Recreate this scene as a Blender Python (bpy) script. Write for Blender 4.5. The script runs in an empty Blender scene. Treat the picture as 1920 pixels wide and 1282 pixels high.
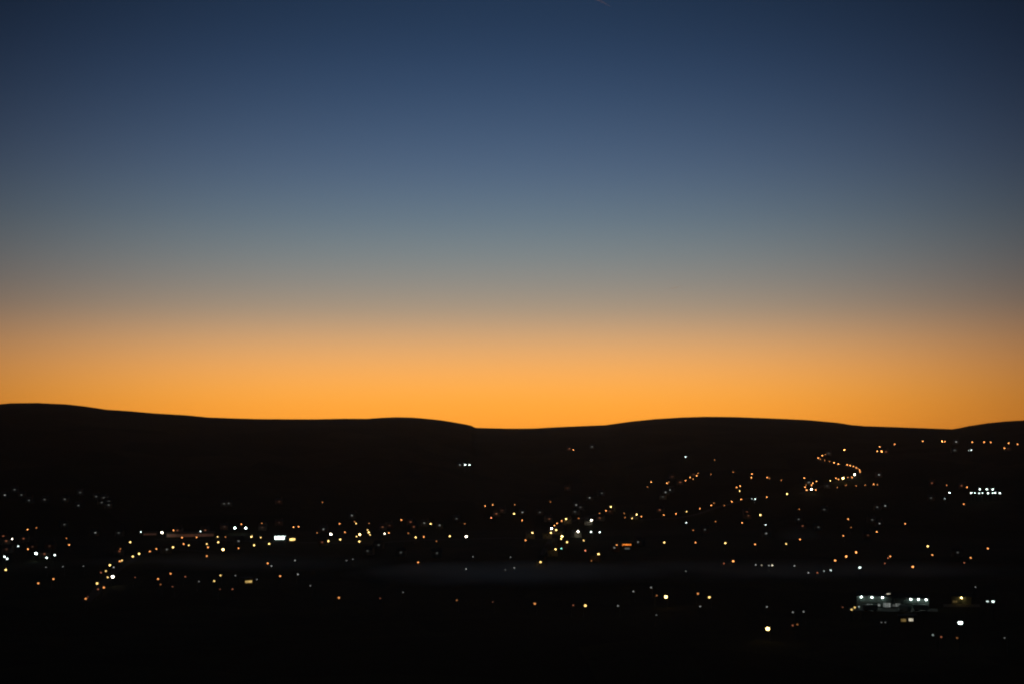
import bpy, bmesh, math, random
import numpy as np
from mathutils import Vector

random.seed(7)
S = bpy.context.scene
C = S.collection

# ------------------------------------------------------------------ camera
CAM_Z, F_PX, CX, CY, HORIZON = 100.0, 2667.0, 960.0, 641.0, 840.0
PITCH = math.atan((HORIZON - CY) / F_PX)
cd = bpy.data.cameras.new('camera'); cam = bpy.data.objects.new('camera', cd); C.objects.link(cam)
cam.location = (0, 0, CAM_Z); cam.rotation_euler = (math.pi / 2 + PITCH, 0, 0)
cd.sensor_width = 36.0; cd.lens = F_PX / 1920 * 36.0
cd.clip_start = 0.1; cd.clip_end = 400000
cd.dof.use_dof = True; cd.dof.focus_distance = 32.0; cd.dof.aperture_fstop = 1.4; cd.dof.aperture_blades = 0
S.camera = cam

# ------------------------------------------------------------------ sky after sunset
W = bpy.data.worlds.new('World'); S.world = W; W.use_nodes = True
nt = W.node_tree; nt.nodes.clear()
def N(t, typ, **kw):
    n = t.nodes.new(typ)
    for k, v in kw.items(): setattr(n, k, v)
    return n
def math_node(t, op, a, b=None, clamp=False):
    n = N(t, 'ShaderNodeMath', operation=op, use_clamp=clamp)
    for i, v in enumerate((a, b)):
        if v is None: continue
        if hasattr(v, 'is_output'): t.links.new(v, n.inputs[i])
        else: n.inputs[i].default_value = v
    return n.outputs[0]
def lin(c):
    return tuple(((v / 255) / 12.92 if v / 255 <= .04045 else ((v / 255 + .055) / 1.055) ** 2.4) for v in c)
# colour of the sunset sky by elevation (degrees) straight above the sunset
SKY = [(0.0, (255, 154, 44), 1.22), (0.9, (255, 160, 48), 1.20), (1.7, (255, 166, 58), 1.14), (2.4, (254, 172, 74), 1.10), (3.2, (245, 173, 94), 1.07),
       (4.0, (228, 171, 111), 1.03), (4.8, (201, 163, 124), 1), (5.6, (171, 152, 130), 1), (6.6, (147, 143, 135), 1), (7.8, (125, 135, 138), 1),
       (9.2, (103, 122, 136), 1), (11.0, (82, 103, 129), 1), (13.0, (64, 86, 115), 1), (15.2, (47, 69, 99), 1), (17.5, (35, 55, 81), 1),
       (21.0, (27, 45, 69), 1), (26.0, (19, 33, 54), 1)]
BASE = (.0020, .0038, .0068)                                    # the rest of the evening sky
GLOW_W, GLOW_P = 22.9, 3.0                                                   # the glow fades with the angle from where the sun went down
SUN_AZ = math.radians(-1.0)
tc = N(nt, 'ShaderNodeTexCoord'); sep = N(nt, 'ShaderNodeSeparateXYZ'); nt.links.new(tc.outputs['Generated'], sep.inputs[0])
elev = math_node(nt, 'ARCSINE', sep.outputs[2])
fac = math_node(nt, 'MULTIPLY', elev, 2 / math.pi, True)
fac = math_node(nt, 'POWER', fac, 0.5)
ramp = N(nt, 'ShaderNodeValToRGB'); cr = ramp.color_ramp
cr.interpolation = 'B_SPLINE'
for i, (e, c, g) in enumerate(SKY):
    p = (e / 90) ** .5
    el = cr.elements[i] if i < 2 else cr.elements.new(p)
    f = math.exp(-(e / GLOW_W) ** GLOW_P) * 4          # the ramp holds a quarter of the brightness
    el.position = p; el.color = (*[max(0, v * g - b) / f for v, b in zip(lin(c), BASE)], 1)
nt.links.new(fac, ramp.inputs[0])
dt = N(nt, 'ShaderNodeVectorMath', operation='DOT_PRODUCT'); nt.links.new(tc.outputs['Generated'], dt.inputs[0])
dt.inputs[1].default_value = (math.sin(SUN_AZ), math.cos(SUN_AZ), 0)
th = math_node(nt, 'DIVIDE', math_node(nt, 'ARCCOSINE', dt.outputs['Value']), math.radians(GLOW_W))
th3 = math_node(nt, 'MULTIPLY', math_node(nt, 'POWER', th, GLOW_P), -1.0)
cmb = N(nt, 'ShaderNodeCombineXYZ')
for i, k in enumerate((.96, 1.04, 1.01)):
    nt.links.new(math_node(nt, 'MULTIPLY', math_node(nt, 'POWER', math.e, math_node(nt, 'MULTIPLY', th3, k)), 4.0), cmb.inputs[i])
mul = N(nt, 'ShaderNodeVectorMath', operation='MULTIPLY_ADD')
nt.links.new(ramp.outputs[0], mul.inputs[0]); nt.links.new(cmb.outputs[0], mul.inputs[1]); mul.inputs[2].default_value = BASE
bg = N(nt, 'ShaderNodeBackground'); bg.inputs[1].default_value = 1.0
nt.links.new(mul.outputs[0], bg.inputs[0])
wo = N(nt, 'ShaderNodeOutputWorld'); nt.links.new(bg.outputs[0], wo.inputs[0])

S.view_settings.view_transform = 'Standard'; S.view_settings.look = 'None'
S.view_settings.exposure = 0; S.view_settings.gamma = 1; S.view_settings.use_curve_mapping = False
S.cycles.use_adaptive_sampling = False
S.cycles.use_denoising = True
S.cycles.max_bounces = 4; S.cycles.volume_bounces = 1; S.cycles.sample_clamp_indirect = 2.0

# ------------------------------------------------------------------ materials
MATS = {}
def mat(name, col, rough=.85, emit=None, strength=0.0, metal=0.0, noise=None):
    if name in MATS: return MATS[name]
    m = bpy.data.materials.new(name); m.use_nodes = True
    b = m.node_tree.nodes['Principled BSDF']
    b.inputs['Base Color'].default_value = (*col, 1); b.inputs['Roughness'].default_value = rough
    b.inputs['Metallic'].default_value = metal
    if emit:
        b.inputs['Emission Color'].default_value = (*emit, 1); b.inputs['Emission Strength'].default_value = strength
    if noise:
        t = m.node_tree; tx = N(t, 'ShaderNodeTexCoord'); nz = N(t, 'ShaderNodeTexNoise')
        nz.inputs['Scale'].default_value = noise; nz.inputs['Detail'].default_value = 5
        r = N(t, 'ShaderNodeValToRGB')
        r.color_ramp.elements[0].position = .3; r.color_ramp.elements[0].color = (*[v * .65 for v in col], 1)
        r.color_ramp.elements[1].position = .7; r.color_ramp.elements[1].color = (*[min(1, v * 1.25) for v in col], 1)
        t.links.new(tx.outputs['Object'], nz.inputs['Vector']); t.links.new(nz.outputs['Fac'], r.inputs[0]); t.links.new(r.outputs[0], b.inputs['Base Color'])
    MATS[name] = m
    return m

def ground_mat():
    m = bpy.data.materials.new('moor_and_fields'); m.use_nodes = True; t = m.node_tree
    b = t.nodes['Principled BSDF']; b.inputs['Roughness'].default_value = 1; b.inputs['Specular IOR Level'].default_value = 0.05
    tx = N(t, 'ShaderNodeTexCoord')
    vo = N(t, 'ShaderNodeTexVoronoi'); vo.inputs['Scale'].default_value = 0.011
    nz = N(t, 'ShaderNodeTexNoise'); nz.inputs['Scale'].default_value = 0.06; nz.inputs['Detail'].default_value = 8
    t.links.new(tx.outputs['Object'], vo.inputs['Vector']); t.links.new(tx.outputs['Object'], nz.inputs['Vector'])
    r1 = N(t, 'ShaderNodeValToRGB'); r1.color_ramp.elements[0].color = (.014, .018, .008, 1); r1.color_ramp.elements[1].color = (.038, .040, .020, 1)
    r2 = N(t, 'ShaderNodeValToRGB'); r2.color_ramp.elements[0].color = (.5, .5, .5, 1); r2.color_ramp.elements[1].color = (1.3, 1.2, 1.1, 1)
    s2 = N(t, 'ShaderNodeSeparateColor'); t.links.new(vo.outputs['Color'], s2.inputs[0])
    t.links.new(s2.outputs[0], r1.inputs[0]); t.links.new(nz.outputs['Fac'], r2.inputs[0])
    mx = N(t, 'ShaderNodeMix', data_type='RGBA', blend_type='MULTIPLY'); mx.inputs[0].default_value = 1
    t.links.new(r1.outputs[0], mx.inputs[6]); t.links.new(r2.outputs[0], mx.inputs[7]); t.links.new(mx.outputs[2], b.inputs['Base Color'])
    return m

# ------------------------------------------------------------------ helpers
def tag(o, label=None, cat=None, group=None, kind=None):
    for k, v in (('label', label), ('category', cat), ('group', group), ('kind', kind)):
        if v: o[k] = v
    return o
def obj(name, me, m=None, parent=None):
    o = bpy.data.objects.new(name, me); C.objects.link(o)
    if m and not me.materials: me.materials.append(m)
    if parent: o.parent = parent
    return o
def with_mat(o, m):                         # a material on the object, so that alike pieces can share one mesh
    if not o.data.materials: o.data.materials.append(m)
    o.material_slots[0].link = 'OBJECT'; o.material_slots[0].material = m
    return o
def empty(name, loc, rz=0):
    o = bpy.data.objects.new(name, None); C.objects.link(o); o.location = loc; o.rotation_euler = (0, 0, rz)
    o.empty_display_size = 1
    return o
def mesh(name, fn):
    bm = bmesh.new(); fn(bm); bmesh.ops.recalc_face_normals(bm, faces=bm.faces)
    me = bpy.data.meshes.new(name); bm.to_mesh(me); bm.free(); return me
def box(bm, x0, x1, y0, y1, z0, z1):
    v = [bm.verts.new((x, y, z)) for x in (x0, x1) for y in (y0, y1) for z in (z0, z1)]
    for f in ((0, 1, 3, 2), (4, 6, 7, 5), (0, 4, 5, 1), (2, 3, 7, 6), (0, 2, 6, 4), (1, 5, 7, 3)): bm.faces.new([v[i] for i in f])
def lathe(bm, prof, n=10, cx=0, cy=0):
    rings = []
    for r, z in prof:
        rings.append([bm.verts.new((cx + r * math.cos(2 * math.pi * i / n), cy + r * math.sin(2 * math.pi * i / n), z)) for i in range(n)])
    for a, b in zip(rings, rings[1:]):
        for i in range(n): bm.faces.new((a[i], a[(i + 1) % n], b[(i + 1) % n], b[i]))
    bm.faces.new(rings[0]); bm.faces.new(rings[-1])
def tube(bm, pts, rad, n=6):
    rings = []
    for k, p in enumerate(pts):
        p = Vector(p); d = (Vector(pts[min(k + 1, len(pts) - 1)]) - Vector(pts[max(k - 1, 0)])).normalized()
        a = d.cross(Vector((0, 0, 1)) if abs(d.z) < .9 else Vector((1, 0, 0))).normalized(); b = d.cross(a)
        r = rad[k] if isinstance(rad, (list, tuple)) else rad
        rings.append([bm.verts.new(p + r * (math.cos(2 * math.pi * i / n) * a + math.sin(2 * math.pi * i / n) * b)) for i in range(n)])
    for a, b in zip(rings, rings[1:]):
        for i in range(n): bm.faces.new((a[i], a[(i + 1) % n], b[(i + 1) % n], b[i]))
    bm.faces.new(rings[0]); bm.faces.new(rings[-1])

# ------------------------------------------------------------------ terrain
# skyline read off the photograph: (column, row)
SKYLINE = [(-900, 800), (-500, 770), (-200, 762), (-60, 758), (0, 757), (18, 755), (70, 754.5), (125, 757), (160, 761), (200, 767), (245, 770), (290, 774),
           (350, 777.5), (390, 781.5), (430, 783), (480, 784.5), (530, 784.8), (590, 785), (640, 784), (690, 784), (715, 782.2), (745, 781), (775, 781.8),
           (800, 784), (825, 786.5), (850, 790.5), (875, 795), (884, 797), (891, 801), (920, 801.8), (960, 802.6), (1000, 802.3), (1040, 800), (1080, 798.2),
           (1135, 796), (1160, 792.5), (1185, 789), (1230, 784.5), (1280, 781.5), (1320, 780.3), (1370, 780.6), (1420, 782.3), (1480, 784.8), (1515, 786.5),
           (1570, 791.5), (1595, 795.5), (1620, 797.8), (1680, 799.8), (1740, 802), (1785, 803.8), (1795, 802.3), (1815, 798), (1850, 792.5), (1885, 789), (1920, 787),
           (1980, 784), (2150, 778), (2400, 785), (2800, 805)]
def px_dir(u, v):
    a, b = (u - CX) / F_PX, -(v - CY) / F_PX
    cp, sp = math.cos(PITCH), math.sin(PITCH)
    d = np.array([a, cp - b * sp, sp + b * cp]); return d / np.linalg.norm(d)
_saz, _stan = [], []
for u, v in SKYLINE:
    d = px_dir(u, v); _saz.append(math.atan2(d[0], d[1])); _stan.append(d[2] / math.hypot(d[0], d[1]))
_saz, _stan = np.array(_saz), np.array(_stan)
A_N, A_R = math.atan2(-70, F_PX), math.atan2(830, F_PX)          # where the nearer hills begin and end
def sstep(a, b, x):
    t = np.clip((x - a) / (b - a), 0, 1); return t * t * (3 - 2 * t)
def ridge_dist(az):
    return 3050 + 450 * sstep(A_N - .10, A_N + .10, az) - 300 * sstep(A_R - .08, A_R + .12, az) + 60 * np.sin(az * 9)
D0 = 1750.0
def hill_shape(t):
    up = np.sin(np.clip(t, 0, 1) * math.pi / 2) ** 1.25
    over = np.where(t > 1, 1 - .75 * sstep(1.0, 2.2, t), 1)
    return up * over
_tab_az = np.linspace(-math.pi, math.pi, 6001)
_stn = np.interp(_tab_az, _saz, _stan)
_dr = ridge_dist(np.clip(_tab_az, -.7, .7))
_zr = CAM_Z + _dr * _stn
for _ in range(12):                                             # so that each column's highest sight line meets the skyline
    ts = np.linspace(.55, 1.2, 160)[None, :]
    dd = D0 + ts * (_dr[:, None] - D0)
    mx = ((_zr[:, None] * hill_shape(ts) - CAM_Z) / dd).max(1)
    _zr += (_stn - mx) * _dr
_zr *= 1 - .6 * sstep(1.0, 1.9, np.abs(_tab_az))
def terrain(x, y):
    x, y = np.asarray(x, float), np.asarray(y, float)
    d = np.hypot(x, y); az = np.arctan2(x, y)
    zr = np.interp(az, _tab_az, _zr); dr = np.interp(az, _tab_az, _dr)
    t = (d - D0) / (dr - D0)
    z = zr * hill_shape(t) * (t > 0)
    roll = 2.2 * np.sin(x / 170 + 1.3) * np.sin(y / 210 + .4) + 1.1 * np.sin(x / 71 + y / 97) + .6 * np.sin(x / 37 - y / 53 + 2)
    z = z + roll * sstep(500, 900, d) * (1 - sstep(.55, .85, t))
    near = np.where(y > 0, 97 * np.exp(-np.maximum(y, 0) / 130), 97 + 30 * (1 - np.exp(np.minimum(y, 0) / 400)))
    return np.where(d < 9000, z, z * 0 + 40) * sstep(-200, 300, y) + near

azs = np.concatenate([np.linspace(-math.pi, -.45, 120, endpoint=False), np.linspace(-.45, .45, 700), np.linspace(.45, math.pi, 121)[1:]])
rs = np.concatenate([np.linspace(0.5, 60, 14), np.geomspace(70, 500, 22), np.linspace(515, 1750, 90), np.linspace(1765, 3700, 130), np.geomspace(3800, 60000, 26)])
AZ, RR = np.meshgrid(azs, rs, indexing='ij')
X, Y = RR * np.sin(AZ), RR * np.cos(AZ); Z = terrain(X, Y)
na, nr = AZ.shape
verts = np.stack([X, Y, Z], -1).reshape(-1, 3)
i = np.arange(na - 1)[:, None] * nr + np.arange(nr - 1)[None, :]
faces = np.stack([i, i + 1, i + nr + 1, i + nr], -1).reshape(-1, 4)
me = bpy.data.meshes.new('terrain'); me.from_pydata(verts.tolist(), [], faces.tolist())
me.polygons.foreach_set('use_smooth', [True] * len(me.polygons)); me.update()
ter = tag(obj('terrain', me, ground_mat()), 'dark moorland ridge and valley below the sunset sky', None, None, 'structure')

RAY_D = np.arange(560.0, 3900.0, 2.0)
def ground_hit(u, v, h):
    """where the sight line through a pixel is h metres above the ground"""
    d = px_dir(u, v); hd = math.hypot(d[0], d[1])
    x, y, z = RAY_D * d[0] / hd, RAY_D * d[1] / hd, CAM_Z + RAY_D * d[2] / hd
    gap = z - terrain(x, y) - h
    k = np.nonzero(gap <= 0)[0]
    if len(k) == 0: return None
    k = max(1, k[0]); f = gap[k - 1] / (gap[k - 1] - gap[k]); D = RAY_D[k - 1] + f * 2
    x, y = D * d[0] / hd, D * d[1] / hd
    return Vector((x, y, float(terrain(x, y)))), D

# ------------------------------------------------------------------ lights of the valley, read off enlarged tiles of the photograph
# colour letter and brightness: o sodium orange, y yellow, w cool white, c cream, r dim reddish, g dim grey-white, t teal
T = {
 (0, 900, 5.34): '48,145,g2 145,92,g1 215,145,g1 290,198,g1 445,190,g1 648,188,g1 802,120,g1 785,250,g1 962,160,g1 1040,172,g1 1018,220,g1 1088,210,g1 1088,245,g1 645,440,g1 '
   '275,490,o3 365,472,o2 32,557,r2 62,605,r2 122,585,c4 235,582,r2 182,657,w3 65,688,r1 280,687,o3 325,662,r1 360,730,w5 445,735,r2 468,773,w4 548,746,w4 45,762,w4 72,782,w4 495,655,r1 '
   '665,578,o2 692,643,o3 58,893,y4 535,985,o3 383,1028,o3 460,868,g1 630,862,g1 835,857,g1 955,522,g2 1188,524,g1 1410,515,w3 1622,520,c5 1303,617,y4 1235,672,o2 1205,685,o2 1195,708,r2 '
   '1565,685,o3 1500,709,o3 1672,690,g2 1392,733,y4 1330,760,y4 1198,808,o3 1220,800,y3 1100,847,y4 1138,868,g2 1060,905,y3 1012,922,r2 1078,968,y3 1128,963,c5 972,1030,y4 1040,1070,o3 '
   '982,1087,r2 858,1183,o3 878,1165,r1 1352,970,r1 1583,985,o3 1607,1040,o2',
 (280, 900, 5.34): '748,232,g1 795,228,g1 242,497,o3 282,500,r2 327,570,o3 472,568,o3 512,509,w3 560,497,r2 683,563,y3 762,565,o2 237,668,y4 343,635,o3 395,648,y3 178,690,g1 575,635,y3 587,668,o3 '
   '690,618,y4 738,690,y5 575,755,o3 752,462,r1 857,475,w5 922,436,o3 965,475,w5 893,606,g2 893,677,o3 1022,562,y4 1115,570,y3 1050,647,y4 1200,633,y4 1125,427,o2 1130,470,r1 1300,420,r1 '
   '1445,466,o3 1495,461,o3 1185,828,o3 1222,856,g2 1458,800,g2 213,932,o3 360,962,r2 233,1062,r1 497,1010,g1 650,1006,y3 712,949,y3 862,950,g1 708,1087,r1 832,1087,r2 1077,990,g1 '
   '1310,956,o3 1488,938,g2 1612,1052,g1 1680,524,o2 1300,210,r1',
 (560, 900, 5.34): '238,218,o2 533,350,g2 410,432,o3 575,430,y3 560,412,o2 705,428,o2 840,465,r2 910,450,r1 248,488,g2 322,537,c5 463,517,o3 690,495,y3 702,518,y4 714,542,y3 612,540,y5 580,560,y3 '
   '607,610,y4 415,590,y4 297,606,y4 235,617,r2 860,531,c4 903,524,o3 1027,394,o3 1120,415,r2 1153,463,r2 1257,426,g2 1322,433,y4 1412,448,g2 1097,527,o2 1172,568,y4 1252,563,o3 1380,607,o2 '
   '1513,557,y4 1678,560,c5 1580,382,g1 1663,432,o2 690,705,g1 1023,720,g1 1385,727,g1 543,787,g1 480,800,g1 1195,819,o3 1677,885,g2 118,1052,g1 403,1173,o3 815,1178,r1 1045,1118,g1 1583,1197,o2 800,645,g1',
 (840, 820, 5.34): '120,272,g2 172,269,w4 216,271,w4 1215,108,r2 1255,121,o3 1443,90,g1 1195,503,r1 1418,600,g2 1540,553,g1 1283,672,g2 1270,740,g1 1325,695,g1 372,682,o3 448,670,o3 668,668,o2 662,760,y4 '
   '745,745,g2 743,825,o3 484,760,r2 540,725,r1 433,800,r3 1025,640,o2 168,860,o2 920,745,g1 845,950,y4 777,1025,o3 927,1243,y4 1015,812,r2 1182,812,y4 1138,832,o3 1092,855,o3 1065,878,o3 '
   '1037,906,c5 1083,922,y4 1030,950,y4 1142,986,y5 1133,1010,y4 1192,1043,y4 1077,1115,y4 1135,1107,t3 1015,1117,g1 1308,804,o2 1437,823,c5 1302,938,c5 1432,940,w4 1519,944,w4 1358,1027,y3 '
   '1518,755,o2 1582,730,o3 1620,735,r1 1630,690,y4 1518,802,r2 1375,1128,r3 1507,1163,y4 1435,1230,o2 1690,1072,o3 1665,1100,g2 1142,920,r1 250,1190,g1 627,1195,g1',
 (1120, 820, 5.34): '885,190,w3 1175,220,o2 540,442,o3 502,490,o2 697,454,o3 714,444,o2 748,388,r1 830,445,r2 883,427,o3 930,397,o3 960,412,o2 995,380,o3 1010,355,o2 965,365,r1 1137,366,o2 1360,342,o2 '
   '1548,362,o3 1542,397,o3 1700,397,o3 683,545,g2 728,522,g2 655,590,g1 1395,495,o3 1430,482,o3 1425,530,y3 1345,638,o3 1440,615,o3 1547,610,w2 1580,612,w3 1697,592,o3 1272,677,o2 1140,675,o3 '
   '1168,653,o2 1025,708,o3 893,738,y3 788,760,o3 665,772,o3 625,722,r2 393,768,y4 440,787,o3 348,805,y3 270,755,o2 277,797,o2 890,850,w3 960,925,o2 1183,838,o2 1450,850,o3 1632,772,y4 '
   '1500,745,r2 1512,780,r1 1685,870,w3 1690,957,g2 407,1043,g2 670,1047,y4 983,1048,o3 1282,1054,y4 1580,1065,o3 1360,1235,o4 1268,1257,r2 1077,918,g1 172,1100,g2',
 (1400, 800, 6.573): '282,630,o2 427,655,o2 710,627,o3 765,680,g2 860,667,o3 815,690,o3 800,715,o3 720,738,o3 732,712,o2 738,775,o3 798,765,c5 853,773,o3 497,823,y4 650,1010,o2 690,1217,r2 883,1232,g1 '
   '955,1015,g1 640,1135,g1 1205,280,o4 1012,322,g1 970,338,o2 933,350,o3 882,380,o3 910,397,o2 965,408,o2 1022,423,o2 1077,437,o3 1130,452,o3 1238,464,o3 1275,472,o3 1316,483,o3 1350,500,o3 '
   '1372,512,o2 1392,528,o3 1396,548,o3 1333,583,c5 1297,617,o3 1250,620,o2 1187,628,y5 1132,643,o3 1100,627,o3 1033,660,y3 992,722,g1 1118,742,o2 1223,713,o2 1350,722,o2 1460,714,o2 1567,704,o3 '
   '1610,706,o2 1632,588,g2 1250,1131,o3 1287,1235,o2 1548,1142,g1 1638,1187,g2 1608,985,g1 1640,242,o3 1610,298,o3 1663,299,o4',
 (1640, 800, 6.104): '130,280,r2 228,195,o3 550,160,o3 772,162,o4 806,165,o3 933,168,g2 1117,170,o3 1253,171,o3 1327,172,o3 1533,183,o3 1634,197,o3 1485,243,o3 1528,245,r1 915,265,g1 1073,264,w2 1106,262,w3 '
   '655,640,r2 825,663,o2 995,670,r2 1057,687,o3 855,750,w4 802,817,w2 645,810,g1 1203,710,w4 1283,711,w4 1352,712,w4 1105,752,w4 1145,752,w3 1195,755,w3 1233,754,w3 1297,755,w4 1350,755,w3 '
   '1378,753,w4 1433,754,w4 1020,880,o3 120,900,g2 348,1105,o3 25,1197,o3',
 (1320, 960, 5.34): '1145,147,g1 823,312,y3 962,268,o3 1395,232,o3 1640,225,r1 518,523,g2 577,526,c2 650,530,g2 683,529,c3 905,533,g2 1045,602,g2 1135,602,r2 1202,586,w2 1270,577,w3 1312,480,o4 1424,440,o4 1523,398,o4 '
   '1560,550,w4 53,848,y4 630,943,g2 890,997,g2 997,992,g2 888,1130,r2 935,1120,o2 638,1163,y5',
 (1560, 1000, 4.747): '320,12,r1 852,110,y4 893,188,o3 518,200,o3 500,215,r2 470,262,r2 720,293,o4 1387,130,o3 1235,213,o3 1177,257,r2 1118,165,g1 1277,473,g1 203,655,y3 175,673,y3 240,648,w2 95,652,r1 '
   '1383,600,w3 1433,602,w4 440,787,g1 475,787,g1 1142,790,w5 898,900,w2 972,917,r2 1113,925,o2 1535,925,g1',
 (960, 1000, 4.747): '203,621,o3 545,635,r2 653,638,y4 943,640,g2 1080,512,g2 1238,477,g2 1288,548,o2 1370,560,y5 1655,532,o3 1675,645,g2 1285,722,g1 20,303,g2 1548,333,g1',
 (600, 1000, 4.747): '1537,605,r1 1650,320,g1',
}
LIGHTS = []
for (x0, y0, s), txt in T.items():
    for w in txt.split():
        a, b, k = w.split(','); LIGHTS.append((x0 + float(a) / s, y0 + float(b) / s, k[0], int(k[1])))

# neighbourhoods: x0, x1, y0, y1, phrase
AREAS = [
 ('on the dark moor below the notch', 840, 900, 850, 890), ('high on the dark moor', 1040, 1140, 820, 860),
 ('high under the right ridge', 1638, 1920, 815, 862), ('at the pitch on the right slope', 1818, 1900, 908, 930),
 ('round the blazing hillside lamp', 1498, 1536, 886, 925), ('along the winding hillside road', 1520, 1660, 838, 903),
 ('below the winding road', 1545, 1660, 903, 915), ('on the right slope', 1530, 1920, 875, 1012),
 ('on the upper hillside', 1195, 1498, 845, 922), ('climbing the middle slope', 1195, 1530, 922, 1003),
 ('in the central town', 990, 1202, 905, 1055), ('between the two towns', 878, 990, 900, 1010),
 ('at the foot of the slope', 1195, 1560, 1003, 1050), ('above the bright works', 1560, 1920, 1000, 1075),
 ('by the bright works', 1560, 1920, 1090, 1160), ('in the lower right corner', 1560, 1920, 1160, 1240),
 ('at the right end of the mist', 1400, 1570, 1050, 1080), ('in the right half of the left town', 590, 880, 930, 1032),
 ('on the left hillside', 0, 590, 895, 968), ('in the far left cluster', 0, 152, 968, 1110),
 ('along the curved lower left road', 152, 282, 1020, 1130), ('in the left town', 152, 590, 968, 1045), ('below the left town', 282, 592, 1045, 1125),
 ('on the valley floor left of the mist', 592, 760, 1020, 1140), ('along the mist on the valley floor', 760, 1180, 1020, 1150),
 ('near the mist and the works', 1180, 1560, 1075, 1200)]
def area(x, y):
    for p, a, b, c, d in AREAS:
        if a <= x <= b and c <= y <= d: return p
    return 'in the valley'
COL = {'o': (1, .365, .095), 'y': (1, .66, .20), 'w': (.80, 1, .93), 'c': (1, .90, .66), 'r': (1, .30, .13), 'g': (.85, .90, .84), 't': (.30, .95, .72), 'd': (1, .25, .03)}
CW = {'o': 'orange', 'y': 'yellow', 'w': 'cool white', 'c': 'cream white', 'r': 'reddish', 'g': 'pale', 't': 'teal', 'd': 'deep orange'}
BW = {1: 'faint', 2: 'dim', 3: 'clear', 4: 'bright', 5: 'glaring'}
PEAK = {1: .055, 2: .15, 3: .75, 4: 1.9, 5: 8.0}
RAD = {1: .40, 2: .50, 3: .62, 4: .75, 5: .95}
SPOT = 4.0                                                       # pixels (at 1024 wide) that a defocused point covers
PXM = 1 / (F_PX * 1024 / 1920)
def glow_mat(k, L):
    q = round(math.log2(max(L, .01)) * 2) / 2
    return mat(f'lamp_light_{CW[k].replace(" ", "_")}_{q:+.1f}', (.6, .6, .6), .4, COL[k], 2 ** q)
def ordinal(n):
    w = ['first', 'second', 'third', 'fourth', 'fifth', 'sixth', 'seventh', 'eighth', 'ninth', 'tenth', 'eleventh', 'twelfth', 'thirteenth', 'fourteenth',
         'fifteenth', 'sixteenth', 'seventeenth', 'eighteenth', 'nineteenth', 'twentieth']
    return w[n] if n < 20 else f'{n + 1}th'

# ---- prototypes (shared meshes)
LAMP_H, FLOOD_H = 7.0, 11.0
m_post = mat('galvanised_post', (.12, .12, .12), .5, metal=.6, noise=3); m_hood = mat('lamp_hood', (.08, .08, .085), .5)
def _post(bm):
    lathe(bm, [(.16, -1.5), (.16, 1.1), (.10, 1.25), (.06, LAMP_H + .9)], 8)
def _arm(bm):
    tube(bm, [(0, 0, LAMP_H + .75), (.15, 0, LAMP_H + 1.1), (.55, 0, LAMP_H + 1.28), (1.05, 0, LAMP_H + 1.22), (1.2, 0, LAMP_H + 1.08)], .05)
def _bowl(bm): lathe(bm, [(.30, -.92), (.72, -.78), (.98, -.35), (1.0, .10), (.90, .55), (.62, .86)], 12)
def _hood(bm): lathe(bm, [(.70, .87), (.52, 1.02), (.18, 1.12)], 10)
ME_POST, ME_ARM, ME_BOWL, ME_HOOD = mesh('post', _post), mesh('arm', _arm), mesh('lantern', _bowl), mesh('hood', _hood)
def street_lamp(p, k, lev, D):
    r = RAD[lev]; t = empty('street_lamp', p, random.uniform(-.5, .5) + (math.pi if random.random() < .5 else 0))
    off = Vector((math.cos(t.rotation_euler.z), math.sin(t.rotation_euler.z), 0)) * 1.2
    t.location = p - off; t.location.z = float(terrain(t.location.x, t.location.y)); dz = p.z - t.location.z
    with_mat(obj('post', ME_POST, None, t), m_post); with_mat(obj('arm', ME_ARM, None, t), m_post)
    ln = obj('lantern', ME_BOWL, None, t); ln.location = (1.2, 0, LAMP_H + dz); ln.scale = (r, r, r)
    L = PEAK[lev] * SPOT / (math.pi * r * r / (D * PXM) ** 2)
    with_mat(ln, glow_mat(k, max(L, PEAK[lev])))
    h = with_mat(obj('hood', ME_HOOD, None, ln), m_hood)
    return t
def _mast(bm): lathe(bm, [(.22, -1.5), (.20, 2), (.10, FLOOD_H + .6)], 8)
def _cross(bm): box(bm, -1.0, 1.0, -.06, .06, FLOOD_H + .5, FLOOD_H + .62)
def _flood(bm):
    v = [bm.verts.new(c) for c in ((-1, -.35, -.62), (1, -.35, -.62), (1, -.15, .62), (-1, -.15, .62), (-.6, .4, -.4), (.6, .4, -.4), (.6, .5, .4), (-.6, .5, .4))]
    for f in ((4, 5, 6, 7), (0, 4, 7, 3), (1, 2, 6, 5), (0, 1, 5, 4), (3, 7, 6, 2)): bm.faces.new([v[i] for i in f])
def _fglass(bm):
    v = [bm.verts.new(c) for c in ((-.98, -.37, -.6), (.98, -.37, -.6), (.98, -.17, .6), (-.98, -.17, .6), (-.7, -.52, -.42), (.7, -.52, -.42), (.7, -.40, .42), (-.7, -.40, .42))]
    for f in ((4, 5, 6, 7), (0, 4, 7, 3), (1, 2, 6, 5), (0, 1, 5, 4), (3, 7, 6, 2), (0, 3, 2, 1)): bm.faces.new([v[i] for i in f])
ME_MAST, ME_CROSS, ME_FLOOD, ME_FGLASS = mesh('mast', _mast), mesh('crossbar', _cross), mesh('housing', _flood), mesh('glass', _fglass)
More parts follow.
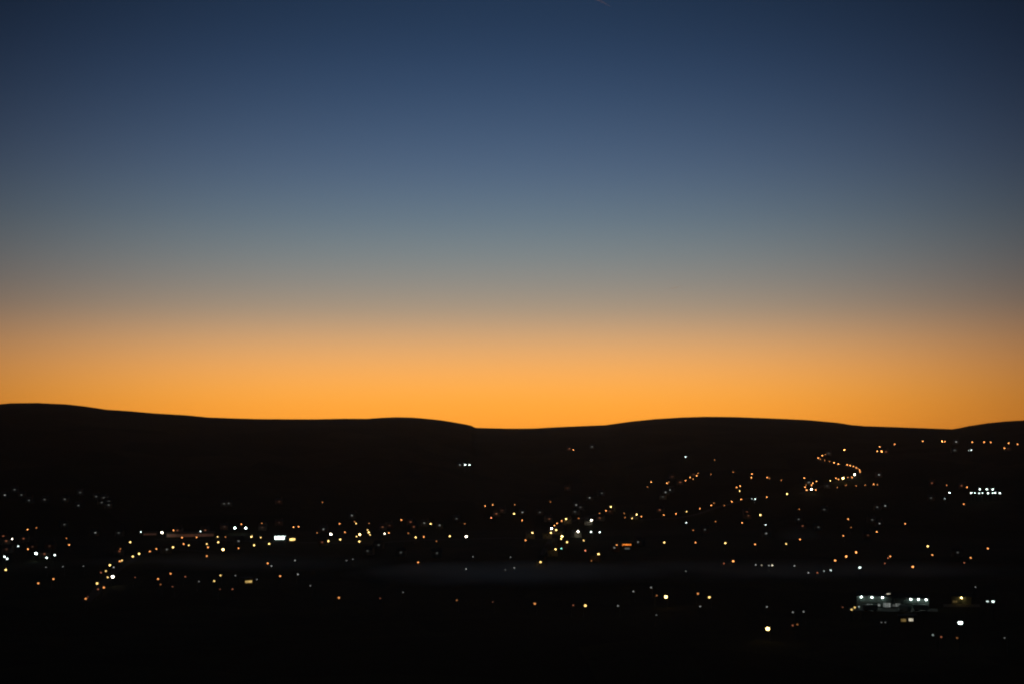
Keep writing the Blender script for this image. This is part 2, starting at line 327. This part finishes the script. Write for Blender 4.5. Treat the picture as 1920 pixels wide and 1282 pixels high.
def floodlight(p, k, lev, D):
    t = empty('floodlight_mast', p, math.atan2(-p.x, p.y) * .7)
    with_mat(obj('mast', ME_MAST, None, t), m_post); with_mat(obj('crossbar', ME_CROSS, None, t), m_post)
    h = with_mat(obj('housing', ME_FLOOD, None, t), m_hood); h.location = (0, -.2, FLOOD_H); s = RAD[lev] * 1.1; h.scale = (s, s, s)
    g = obj('glass', ME_FGLASS, None, h)
    with_mat(g, glow_mat(k, max(PEAK[lev], PEAK[lev] * SPOT / (2.3 * s * s / (D * PXM) ** 2))))
    return t
m_wall = [mat(f'house_wall_{n}', c, .9, noise=.6) for n, c in (('render', (.34, .32, .28)), ('brick', (.22, .12, .09)), ('stone', (.25, .23, .20)))]
m_roof = mat('slate_roof', (.06, .06, .07), .7, noise=.9); m_door = mat('door_paint', (.05, .07, .06), .5); m_frame = mat('window_frame', (.6, .6, .58), .5)
WIN_H = 3.9
def _hwall(bm):
    pts = [(-4, 0), (4, 0), (4, 5.2), (0, 8.0), (-4, 5.2)]
    a = [bm.verts.new((y, -4.5, 0)) for y, z in pts]; b = []
    bm.verts.ensure_lookup_table()
    for v, (y, z) in zip(a, pts): v.co = (-4.5, y, z - (1.5 if z == 0 else 0))
    for y, z in pts: b.append(bm.verts.new((4.5, y, z - (1.5 if z == 0 else 0))))
    bm.faces.new(a); bm.faces.new(b[::-1])
    for i in range(5): bm.faces.new((a[i], a[(i + 1) % 5], b[(i + 1) % 5], b[i]))
def _hroof(bm):
    for s in (-1, 1):
        pts = [(s * 4.45, 4.95), (0, 8.06), (0, 8.30), (s * 4.45, 5.19)]
        a = [bm.verts.new((-4.8, y, z)) for y, z in pts]; b = [bm.verts.new((4.8, y, z)) for y, z in pts]
        bm.faces.new(a); bm.faces.new(b)
        for i in range(4): bm.faces.new((a[i], a[(i + 1) % 4], b[(i + 1) % 4], b[i]))
def _chim(bm): box(bm, 2.9, 3.9, -.4, .4, 7.2, 9.3); box(bm, 3.1, 3.35, -.13, .13, 9.3, 9.8); box(bm, 3.45, 3.7, -.13, .13, 9.3, 9.8)
def _win(bm): box(bm, -.85, .85, -4.06, -3.97, WIN_H - .75, WIN_H + .75)
def _wfr(bm):
    box(bm, -1.0, -.86, -4.10, -3.96, WIN_H - .9, WIN_H + .9); box(bm, .86, 1.0, -4.10, -3.96, WIN_H - .9, WIN_H + .9)
    box(bm, -.859, .859, -4.12, -3.96, WIN_H + .76, WIN_H + .9); box(bm, -1.1, 1.1, -4.2, -3.96, WIN_H - 1.03, WIN_H - .901)
    box(bm, -.04, .04, -4.09, -4.03, WIN_H - .759, WIN_H + .759)
def _hdoor(bm): box(bm, -2.9, -1.95, -4.05, -3.96, 0, 2.1)
HM = {k: mesh(k, f) for k, f in (('wall', _hwall), ('roof', _hroof), ('chimney', _chim), ('window', _win), ('frame', _wfr), ('door', _hdoor))}
def house(p, k, lev, D):
    rz = math.atan2(-p.x, p.y) + random.uniform(-.35, .35)
    t = empty('house', p, rz); t.location = p + Vector((-math.sin(rz), math.cos(rz), 0)) * 4.05
    t.location.z = p.z
    with_mat(obj('wall', HM['wall'], None, t), random.choice(m_wall))
    r = with_mat(obj('roof', HM['roof'], None, t), m_roof); with_mat(obj('chimney', HM['chimney'], None, r), m_wall[1])
    w = obj('window', HM['window'], None, t); with_mat(w, glow_mat(k, PEAK[lev] * SPOT * .75 / (2.55 / (D * PXM) ** 2)))
    with_mat(obj('frame', HM['frame'], None, w), m_frame); with_mat(obj('door', HM['door'], None, t), m_door)
    return t

# ---- roads under the rows of lamps
m_road = mat('asphalt', (.07, .07, .07), .9, noise=.4); m_road.node_tree.nodes['Principled BSDF'].inputs['Specular IOR Level'].default_value = .1
def road(pix, width, label):
    pts = [ground_hit(u, v, 0)[0] for u, v in pix]
    fine = []
    for a in range(len(pts) - 1):
        p0, p1, p2, p3 = pts[max(a - 1, 0)], pts[a], pts[a + 1], pts[min(a + 2, len(pts) - 1)]
        for s in range(12):
            q = s / 12
            fine.append(.5 * ((2 * p1) + (p2 - p0) * q + (2 * p0 - 5 * p1 + 4 * p2 - p3) * q * q + (3 * p1 - p0 - 3 * p2 + p3) * q ** 3))
    fine.append(pts[-1]); vs, fs = [], []
    for n, p in enumerate(fine):
        d = (fine[min(n + 1, len(fine) - 1)] - fine[max(n - 1, 0)]); d.z = 0; d.normalize(); s = Vector((d.y, -d.x, 0)) * width / 2
        for q in (p - s, p + s): vs.append((q.x, q.y, float(terrain(q.x, q.y)) + .22))
        if n: fs.append((2 * n - 2, 2 * n - 1, 2 * n + 1, 2 * n))
    me = bpy.data.meshes.new('road'); me.from_pydata(vs, [], fs)
    return tag(obj('road', me, m_road), label, None, None, 'structure')
road([(1556, 850), (1541, 856), (1533, 861), (1545, 866), (1563, 870), (1585, 874), (1602, 880), (1612, 888), (1600, 896), (1580, 901), (1560, 905), (1530, 915), (1500, 925)], 7, 'asphalt road winding up the right hillside')
road([(160, 1128), (178, 1112), (190, 1096), (205, 1082), (222, 1066), (245, 1052), (262, 1042), (290, 1034), (330, 1030), (400, 1034)], 7, 'curved asphalt road at the lower left')
road([(290, 1010), (380, 1012), (470, 1014), (560, 1016), (680, 1018), (790, 1012), (880, 1010), (960, 1008), (1040, 1012)], 8, 'main street through the left town')
road([(1020, 1040), (1036, 1006), (1036, 996), (1050, 986), (1075, 976), (1110, 966), (1145, 958)], 7, 'street climbing through the central town')
road([(1195, 974), (1270, 970), (1312, 962), (1340, 952), (1375, 943), (1400, 934), (1440, 930)], 7, 'lane climbing the middle slope')

def facing(p): return math.atan2(-p.x, p.y)
m_dark = mat('dark_glass', (.02, .02, .025), .15)
# ---- place the lights
placed = []
for x, y, k, lev in LIGHTS:
    kind = 'house' if k in 'gr' and lev <= 2 and y < 1040 else ('floodlight mast' if (k == 'w' and lev >= 3 and (x > 1560 or 840 < x < 890)) else 'street lamp')
    h = {'house': WIN_H, 'street lamp': LAMP_H, 'floodlight mast': FLOOD_H}[kind]
    hit = ground_hit(x, y, h)
    if hit is None: continue
    p, D = hit
    o = {'house': house, 'street lamp': street_lamp, 'floodlight mast': floodlight}[kind](p, k, lev, D)
    placed.append((x, y, k, lev, kind, o))
fam = {}
for r in placed: fam.setdefault((area(r[0], r[1]), r[2], r[3], r[4]), []).append(r)
for (ar, k, lev, kind), rows in fam.items():
    rows.sort(key=lambda r: (round(r[0]), r[1]))
    what = f'{BW[lev]} {CW[k]} window' if kind == 'house' else f'{BW[lev]} {CW[k]} {kind}'
    for n, r in enumerate(rows):
        if kind == 'house':
            lab = f'house with {what} {ar}' + (f', {ordinal(n)} from left' if len(rows) > 1 else '')
        else:
            lab = (f'{ordinal(n)} {what} from left {ar}' if len(rows) > 1 else f'only {what} {ar}')
        tag(r[5], lab, 'house' if kind == 'house' else ('lamp' if kind == 'street lamp' else 'floodlight'),
            ('houses ' if kind == 'house' else 'floodlights ' if kind != 'street lamp' else 'street lamps ') + ar)

# ---- houses added behind central town lamps so their walls catch the light
for r in placed:
    x, y, k, lev, kind, o = r
    if kind != 'street lamp' or lev < 4 or k not in 'yc' or not o['label'].endswith('in the central town'): continue
    rz = facing(o.location) + random.uniform(-.5, .5); sd = random.choice((-1, 1))
    p = o.location + Vector((sd * random.uniform(1, 4), random.uniform(9, 11), 0)); p.z = float(terrain(p.x, p.y))
    t = empty('house', p, rz)
    with_mat(obj('wall', HM['wall'], None, t), random.choice(m_wall))
    rf = with_mat(obj('roof', HM['roof'], None, t), m_roof); with_mat(obj('chimney', HM['chimney'], None, rf), m_wall[1])
    w = with_mat(obj('window', HM['window'], None, t), m_dark); with_mat(obj('frame', HM['frame'], None, w), m_frame); with_mat(obj('door', HM['door'], None, t), m_door)
    tag(t, 'added unlit house behind ' + o['label'].replace('only ', 'the only '), 'house', 'added unlit houses in the central town')

# ------------------------------------------------------------------ lit shops and the works
m_clad = mat('grey_cladding', (.125, .150, .135), .6, noise=.5); m_flat = mat('flat_roof', (.10, .10, .10), .9, noise=.4); m_yard = mat('concrete_yard', (.11, .11, .105), .9, noise=.3)
def hall(name, u, v, wpx, hpx, depth, panes, k, strength, label, cat, tilt=0, wall_h=None, wm=None):
    """a building with a lit glass front wpx by hpx photograph pixels, centred on a pixel"""
    p, D = ground_hit(u, v, 1.2); m = D / F_PX
    w, hh = wpx * m, max(hpx * m, 1.6); z0 = max(.35, 1.2 - hh / 2); z1 = z0 + hh; H = wall_h or z1 + 1.3
    t = empty(name, p, facing(p) + tilt)
    wm = wm or m_clad
    def fw(bm):
        box(bm, -w / 2 - 1.5, w / 2 + 1.5, .3, depth, -2, H)
    with_mat(obj('wall', mesh('wall', fw), None, t), wm)
    rf = with_mat(obj('roof', mesh('roof', lambda bm: box(bm, -w / 2 - 1.9, w / 2 + 1.9, -.9, depth + .3, H + .003, H + .45)), None, t), m_flat)
    pw = w / panes
    gm = mesh('pane', lambda bm: box(bm, .06, pw - .06, .16, .29, z0, z1))
    mm = mesh('mullion', lambda bm: box(bm, -.055, .055, .12, .295, z0 - .1, z1 + .1))
    for i in range(panes):
        g = with_mat(obj('pane', gm, None, t), glow_mat(k, strength * (random.uniform(.35, 1.5) if k == 'r' else random.uniform(.8, 1.2)))); g.location.x = -w / 2 + i * pw  # uneven glow on the warehouses, whose panes stand in for lamplit wall
    for i in range(panes + 1):
        g = with_mat(obj('mullion', mm, None, t), m_frame); g.location.x = -w / 2 + i * pw
    with_mat(obj('door', mesh('door', lambda bm: box(bm, w / 2 + .4, w / 2 + 1.3, .2, .298, -.3, 2.1)), None, t), m_door)
    return tag(t, label, cat)
hall('lit_shop', 525.3, 1009, 20, 6, 14, 6, 'w', 4.0, 'shop with a glaring white glass front in the left town', 'shop')
hall('lit_shop', 548.2, 1011, 11.5, 4, 9, 4, 'y', 2.2, 'smaller shop with a yellow lit front right of the white shop', 'shop', .5)
hall('village_hall', 466.3, 1089.5, 13, 4, 10, 4, 'y', .55, 'hall with a dim yellow window row below the left town', 'hall', .3)
hall('lit_shop', 1175.2, 1021, 16.5, 3.6, 12, 5, 'd', 1.1, 'low shop with a long orange lit front beside the central town', 'shop')
hall('lit_shop', 1176, 1027.5, 9, 3, 8, 3, 'g', .09, 'small building with a dim pale front below the orange shop', 'building')
hall('warehouse', 357, 1004, 82, 5, 16, 14, 'r', .04, 'long warehouse with brown glowing panes for a lamplit wall in the left town', 'warehouse')  # dim glowing panes stand in for a long wall lit by lamps
hall('warehouse', 281, 1001, 22, 3, 12, 4, 'r', .035, 'short warehouse with brown glowing panes for a lamplit wall at the left town edge', 'warehouse')  # its panes glow too, in place of lamplight on the wall
hall('workshop', 1707, 1161, 10, 3.5, 9, 3, 'c', .55, 'workshop with a pale lit window row below the works', 'workshop')
hall('workshop', 1694, 1162, 9, 2.6, 8, 3, 'y', .13, 'workshop with a dim yellow front left of the pale workshop', 'workshop')

def works(u, v, wpx, depth, H, lamps, k, levs, label, lit_rows, yard=True):
    """a clad works building; lamps: columns of the wall lamps under its eaves"""
    p, D = ground_hit(u, v, 0); m = D / F_PX; w = wpx * m
    t = empty('works_building', p, facing(p))
    with_mat(obj('wall', mesh('wall', lambda bm: box(bm, -w / 2, w / 2, 0, depth, -2, H)), None, t), m_clad)
    rib = mesh('cladding_rib', lambda bm: box(bm, -.08, .08, -.07, -.003, .3, H - .2))
    n = max(4, int(w / 2.4))
    for i in range(n + 1):
        r = with_mat(obj('cladding_rib', rib, None, t), m_clad); r.location.x = -w / 2 + .1 + i * (w - .2) / n
    def fr(bm):
        pts = [(-.9, H + .003), (-.9, H + .35), (depth / 2, H + 2.2), (depth + .6, H + .35), (depth + .6, H + .003)]
        a = [bm.verts.new((-w / 2 - .5, y, z)) for y, z in pts]; b = [bm.verts.new((w / 2 + .5, y, z)) for y, z in pts]
        bm.faces.new(a); bm.faces.new(b)
        for i in range(5): bm.faces.new((a[i], a[(i + 1) % 5], b[(i + 1) % 5], b[i]))
    rf = with_mat(obj('roof', mesh('roof', fr), None, t), m_flat)
    for q, lv in zip(lamps, levs):
        s = .55; h = with_mat(obj('wall_lamp', ME_BOWL, None, t), glow_mat(k, max(1, .75 * PEAK[lv] * SPOT / (3.14 * s * s / (D * PXM) ** 2)))); h.scale = (s, s, s)
        h.location = ((q - u) * m, -1.5, H - .3)
        with_mat(obj('hood', ME_HOOD, None, h), m_hood)
    for (a, b, z0, z1, kk, st, nn) in lit_rows:
        pw = (b - a) * m / nn
        g = mesh('window', lambda bm: box(bm, .12, pw - .12, -.06, -.004, z0, z1))
        for i in range(nn):
            o = with_mat(obj('window', g, None, t), glow_mat(kk, st * random.uniform(.5, 1.6))); o.location.x = (a - u) * m + i * pw
    with_mat(obj('loading_door', mesh('loading_door', lambda bm: box(bm, -w * .12, w * .12 - 1, -.10, -.002, 0, 3.4)), None, t), m_door)
    if yard:
        vs, fs = [], []
        g = empty('tmp', p, facing(p)); bpy.context.view_layer.update(); M = g.matrix_world.copy(); bpy.data.objects.remove(g)
        for a in range(9):
            for b in range(7):
                q = M @ Vector((-w / 2 - 5 + a * (w + 10) / 8, -16 + b * 15.8 / 6, 0)); vs.append((q.x, q.y, float(terrain(q.x, q.y)) + .12))
        for a in range(8):
            for b in range(6): i0 = a * 7 + b; fs.append((i0, i0 + 1, i0 + 8, i0 + 7))
        me = bpy.data.meshes.new('yard'); me.from_pydata(vs, [], fs); tag(obj('yard', me, m_yard), 'concrete yard before the ' + label, None, None, 'structure')
    return tag(t, label, 'works')
works(1640, 1139, 62, 18, 7.2, [1617, 1635.5, 1654], 'w', [5, 5, 5], 'left works building with three glaring white wall lamps', [(1626, 1650, 1.2, 2.6, 'g', .10, 5), (1655, 1668, .8, 3.4, 'g', .12, 2)])
works(1706, 1140, 66, 18, 6.3, [1708, 1721, 1734], 'w', [5, 5, 5], 'right works building with three glaring white wall lamps', [(1676, 1690, 1.0, 3.0, 'g', .10, 3), (1722, 1737, 1.0, 2.2, 'g', .05, 3)])
works(1803, 1132, 34, 12, 4.6, [1803], 'y', [5], 'small works building with one glaring yellow wall lamp', [(1788, 1796, 1.0, 2.2, 'y', .08, 2)])

m_steel = mat('pale_steel', (.32, .35, .33), .5, noise=.8); m_tyre = mat('tyre', (.03, .03, .03), .9)
def silo(u, v, r, h, label):
    p, D = ground_hit(u, v, 0); t = empty('silo', p)
    with_mat(obj('shell', mesh('shell', lambda bm: lathe(bm, [(r * .35, 1.2), (r, 2.6), (r, h), (r * .25, h + r * .6)], 14)), None, t), m_steel)
    lg = mesh('leg', lambda bm: box(bm, -.1, .1, -.1, .1, -1.5, 2.8))
    for i in range(4):
        o = with_mat(obj('leg', lg, None, t), m_post); o.location = (r * .8 * (1, -1, -1, 1)[i], r * .8 * (1, 1, -1, -1)[i], 0)
    ld = with_mat(obj('ladder', mesh('ladder', lambda bm: [box(bm, x - .03, x + .03, -r - .2, -r - .12, .5, h) for x in (-.25, .25)] + [box(bm, -.219, .219, -r - .18, -r - .14, z, z + .05) for z in np.arange(.8, h, .6)]), None, t), m_post)
    return tag(t, label, 'silo', 'silos at the works')
silo(1668, 1137, 1.9, 8.0, 'taller pale silo between the two works buildings')
silo(1676, 1139, 1.5, 6.0, 'shorter pale silo right of the taller one')
def trailer(u, v, rz, label):
    p, D = ground_hit(u, v, 0); t = empty('lorry_trailer', p, facing(p) + rz)
    with_mat(obj('box', mesh('box', lambda bm: box(bm, -4.5, 4.5, -1.25, 1.25, 1.15, 3.9)), None, t), m_steel)
    with_mat(obj('chassis', mesh('chassis', lambda bm: box(bm, -4.4, 4.4, -.5, .5, .75, 1.147)), None, t), m_post)
    def wh(bm):
        lathe(bm, [(.2, -.16), (.5, -.15), (.5, .15), (.2, .16)], 12)
        for q in bm.verts: q.co = (q.co.x, q.co.z, q.co.y)
    wm = mesh('wheel', wh)
    for x in (-3.4, -2.3, 2.9):
        for y in (-1.0, 1.0):
            o = with_mat(obj('wheel', wm, None, t), m_tyre); o.location = (x, y, .55)
    return tag(t, label, 'trailer', 'lorry trailers in the works yard')
trailer(1632, 1145, .3, 'pale lorry trailer before the left works building')
trailer(1697, 1146, -.9, 'pale lorry trailer standing askew before the right works building')
trailer(1727, 1145, .1, 'pale lorry trailer at the right end of the works yard')
def conveyor(a, b, label):
    p, D = ground_hit(a[0], 1139, 0); m = D / F_PX; t = empty('conveyor', p, facing(p))
    L = (b[0] - a[0]) * m; z0, z1 = (1139 - a[1]) * m, (1139 - b[1]) * m
    def gal(bm):
        vs = [bm.verts.new((x, y, z + dz)) for x, z in ((0, z0), (L, z1)) for y in (-.6, .6) for dz in (0, 1.1)]
        for f in ((0, 1, 3, 2), (4, 6, 7, 5), (0, 4, 5, 1), (2, 3, 7, 6), (0, 2, 6, 4), (1, 5, 7, 3)): bm.faces.new([vs[i] for i in f])
    with_mat(obj('gallery', mesh('gallery', gal), None, t), m_steel)
    for q in (.15, .85):
        o = with_mat(obj('leg', mesh('leg', lambda bm: box(bm, -.12, .12, -.12, .12, -1.5, z0 + (z1 - z0) * q)), None, t), m_post); o.location.x = L * q
    o = with_mat(obj('strip_lamp', mesh('strip_lamp', lambda bm: box(bm, L * .55, L * .95, -.75, -.62, z0 + (z1 - z0) * .8 + .2, z0 + (z1 - z0) * .8 + .55)), None, t), glow_mat('c', .9))
    return tag(t, label, 'conveyor')
conveyor((1655, 1119), (1669, 1113), 'sloping lit conveyor at the right end of the left works building')

# ------------------------------------------------------------------ mist and haze
def volume_mat(name, col, dens, aniso, soft=None):
    m = bpy.data.materials.new(name); m.use_nodes = True; t = m.node_tree; t.nodes.clear()
    v = N(t, 'ShaderNodeVolumePrincipled'); v.inputs['Color'].default_value = (*col, 1); v.inputs['Density'].default_value = dens; v.inputs['Anisotropy'].default_value = aniso
    o = N(t, 'ShaderNodeOutputMaterial'); t.links.new(v.outputs[0], o.inputs['Volume'])
    if soft:
        tx = N(t, 'ShaderNodeTexCoord'); mp = N(t, 'ShaderNodeVectorMath', operation='MULTIPLY_ADD'); mp.inputs[1].default_value = (2, 2, 2); mp.inputs[2].default_value = (-1, -1, -1)
        t.links.new(tx.outputs['Generated'], mp.inputs[0])
        ln = N(t, 'ShaderNodeVectorMath', operation='LENGTH'); t.links.new(mp.outputs[0], ln.inputs[0])
        edge = math_node(t, 'SUBTRACT', 1.0, ln.outputs['Value'], True)
        nz = N(t, 'ShaderNodeTexNoise'); nz.inputs['Scale'].default_value = soft; nz.inputs['Detail'].default_value = 3
        t.links.new(tx.outputs['Object'], nz.inputs['Vector'])
        nn = math_node(t, 'MULTIPLY', math_node(t, 'SUBTRACT', nz.outputs['Fac'], .28, True), 2.4)
        dn = math_node(t, 'MULTIPLY', math_node(t, 'MULTIPLY', edge, nn), dens)
        t.links.new(dn, v.inputs['Density'])
    return m
def mist(u, v, wid, dep, hgt, dens, label, rz=0):
    p, D = ground_hit(u, v, 0)
    me = mesh('mist', lambda bm: bmesh.ops.create_icosphere(bm, subdivisions=4, radius=1))
    for q in me.vertices: q.co = (q.co.x * wid / 2, q.co.y * dep / 2, q.co.z * hgt)
    o = obj('mist', me, volume_mat('mist', (.93, .95, .90), dens, .3, .012)); o.location = p + Vector((0, 0, hgt * .3)); o.rotation_euler.z = rz
    return tag(o, label, None, None, 'stuff')
mist(950, 1082, 270, 200, 9, .050, 'thin pale mist bank on the valley floor')
mist(1440, 1076, 520, 170, 8, .018, 'long faint strip of mist above the bright works')
mist(1496, 1010, 62, 40, 13, .022, 'faint smoky wisp above the foot of the right slope', .4)
mist(430, 1062, 300, 130, 9, .013, 'fainter mist below the left town')

m = bpy.data.meshes.new('haze')
hz = obj('haze', mesh('haze', lambda bm: box(bm, -70000, 70000, -70000, 70000, -12, 215)), volume_mat('haze', (.95, .90, .85), 3.0e-5, .8))
tag(hz, 'thin evening haze filling the valley', None, None, 'stuff')

# ------------------------------------------------------------------ contrails
def contrail(a, b, alt, wa, wb, alpha, label):
    pa, pb = [np.array([0, 0, CAM_Z]) + px_dir(*q) * alt / px_dir(*q)[2] for q in (a, b)]
    n = 14; pts = [Vector(pa + (pb - pa) * i / n) for i in range(n + 1)]
    rad = [(wa + (wb - wa) * i / n) * (.25 + .75 * math.sin(math.pi * min(1, (i + .35) / n * 1.0)) ** .5) * random.uniform(.85, 1.15) for i in range(n + 1)]
    me = mesh('contrail', lambda bm: tube(bm, pts, rad, 10))
    m = volume_mat('contrail', (.97, .97, .97), alpha, .8)
    ob = obj('contrail', me, m); me.polygons.foreach_set('use_smooth', [True] * len(me.polygons))
    return tag(ob, label, 'contrail')
contrail((1098, -12), (1146, 13), 9000, 34, 22, .0030, 'faint pale contrail at the top edge of the sky')
contrail((1256, 542), (1281, 536), 6000, 26, 18, .0022, 'short dim contrail low in the grey part of the sky')
print('lights placed', len(placed), 'of', len(LIGHTS))
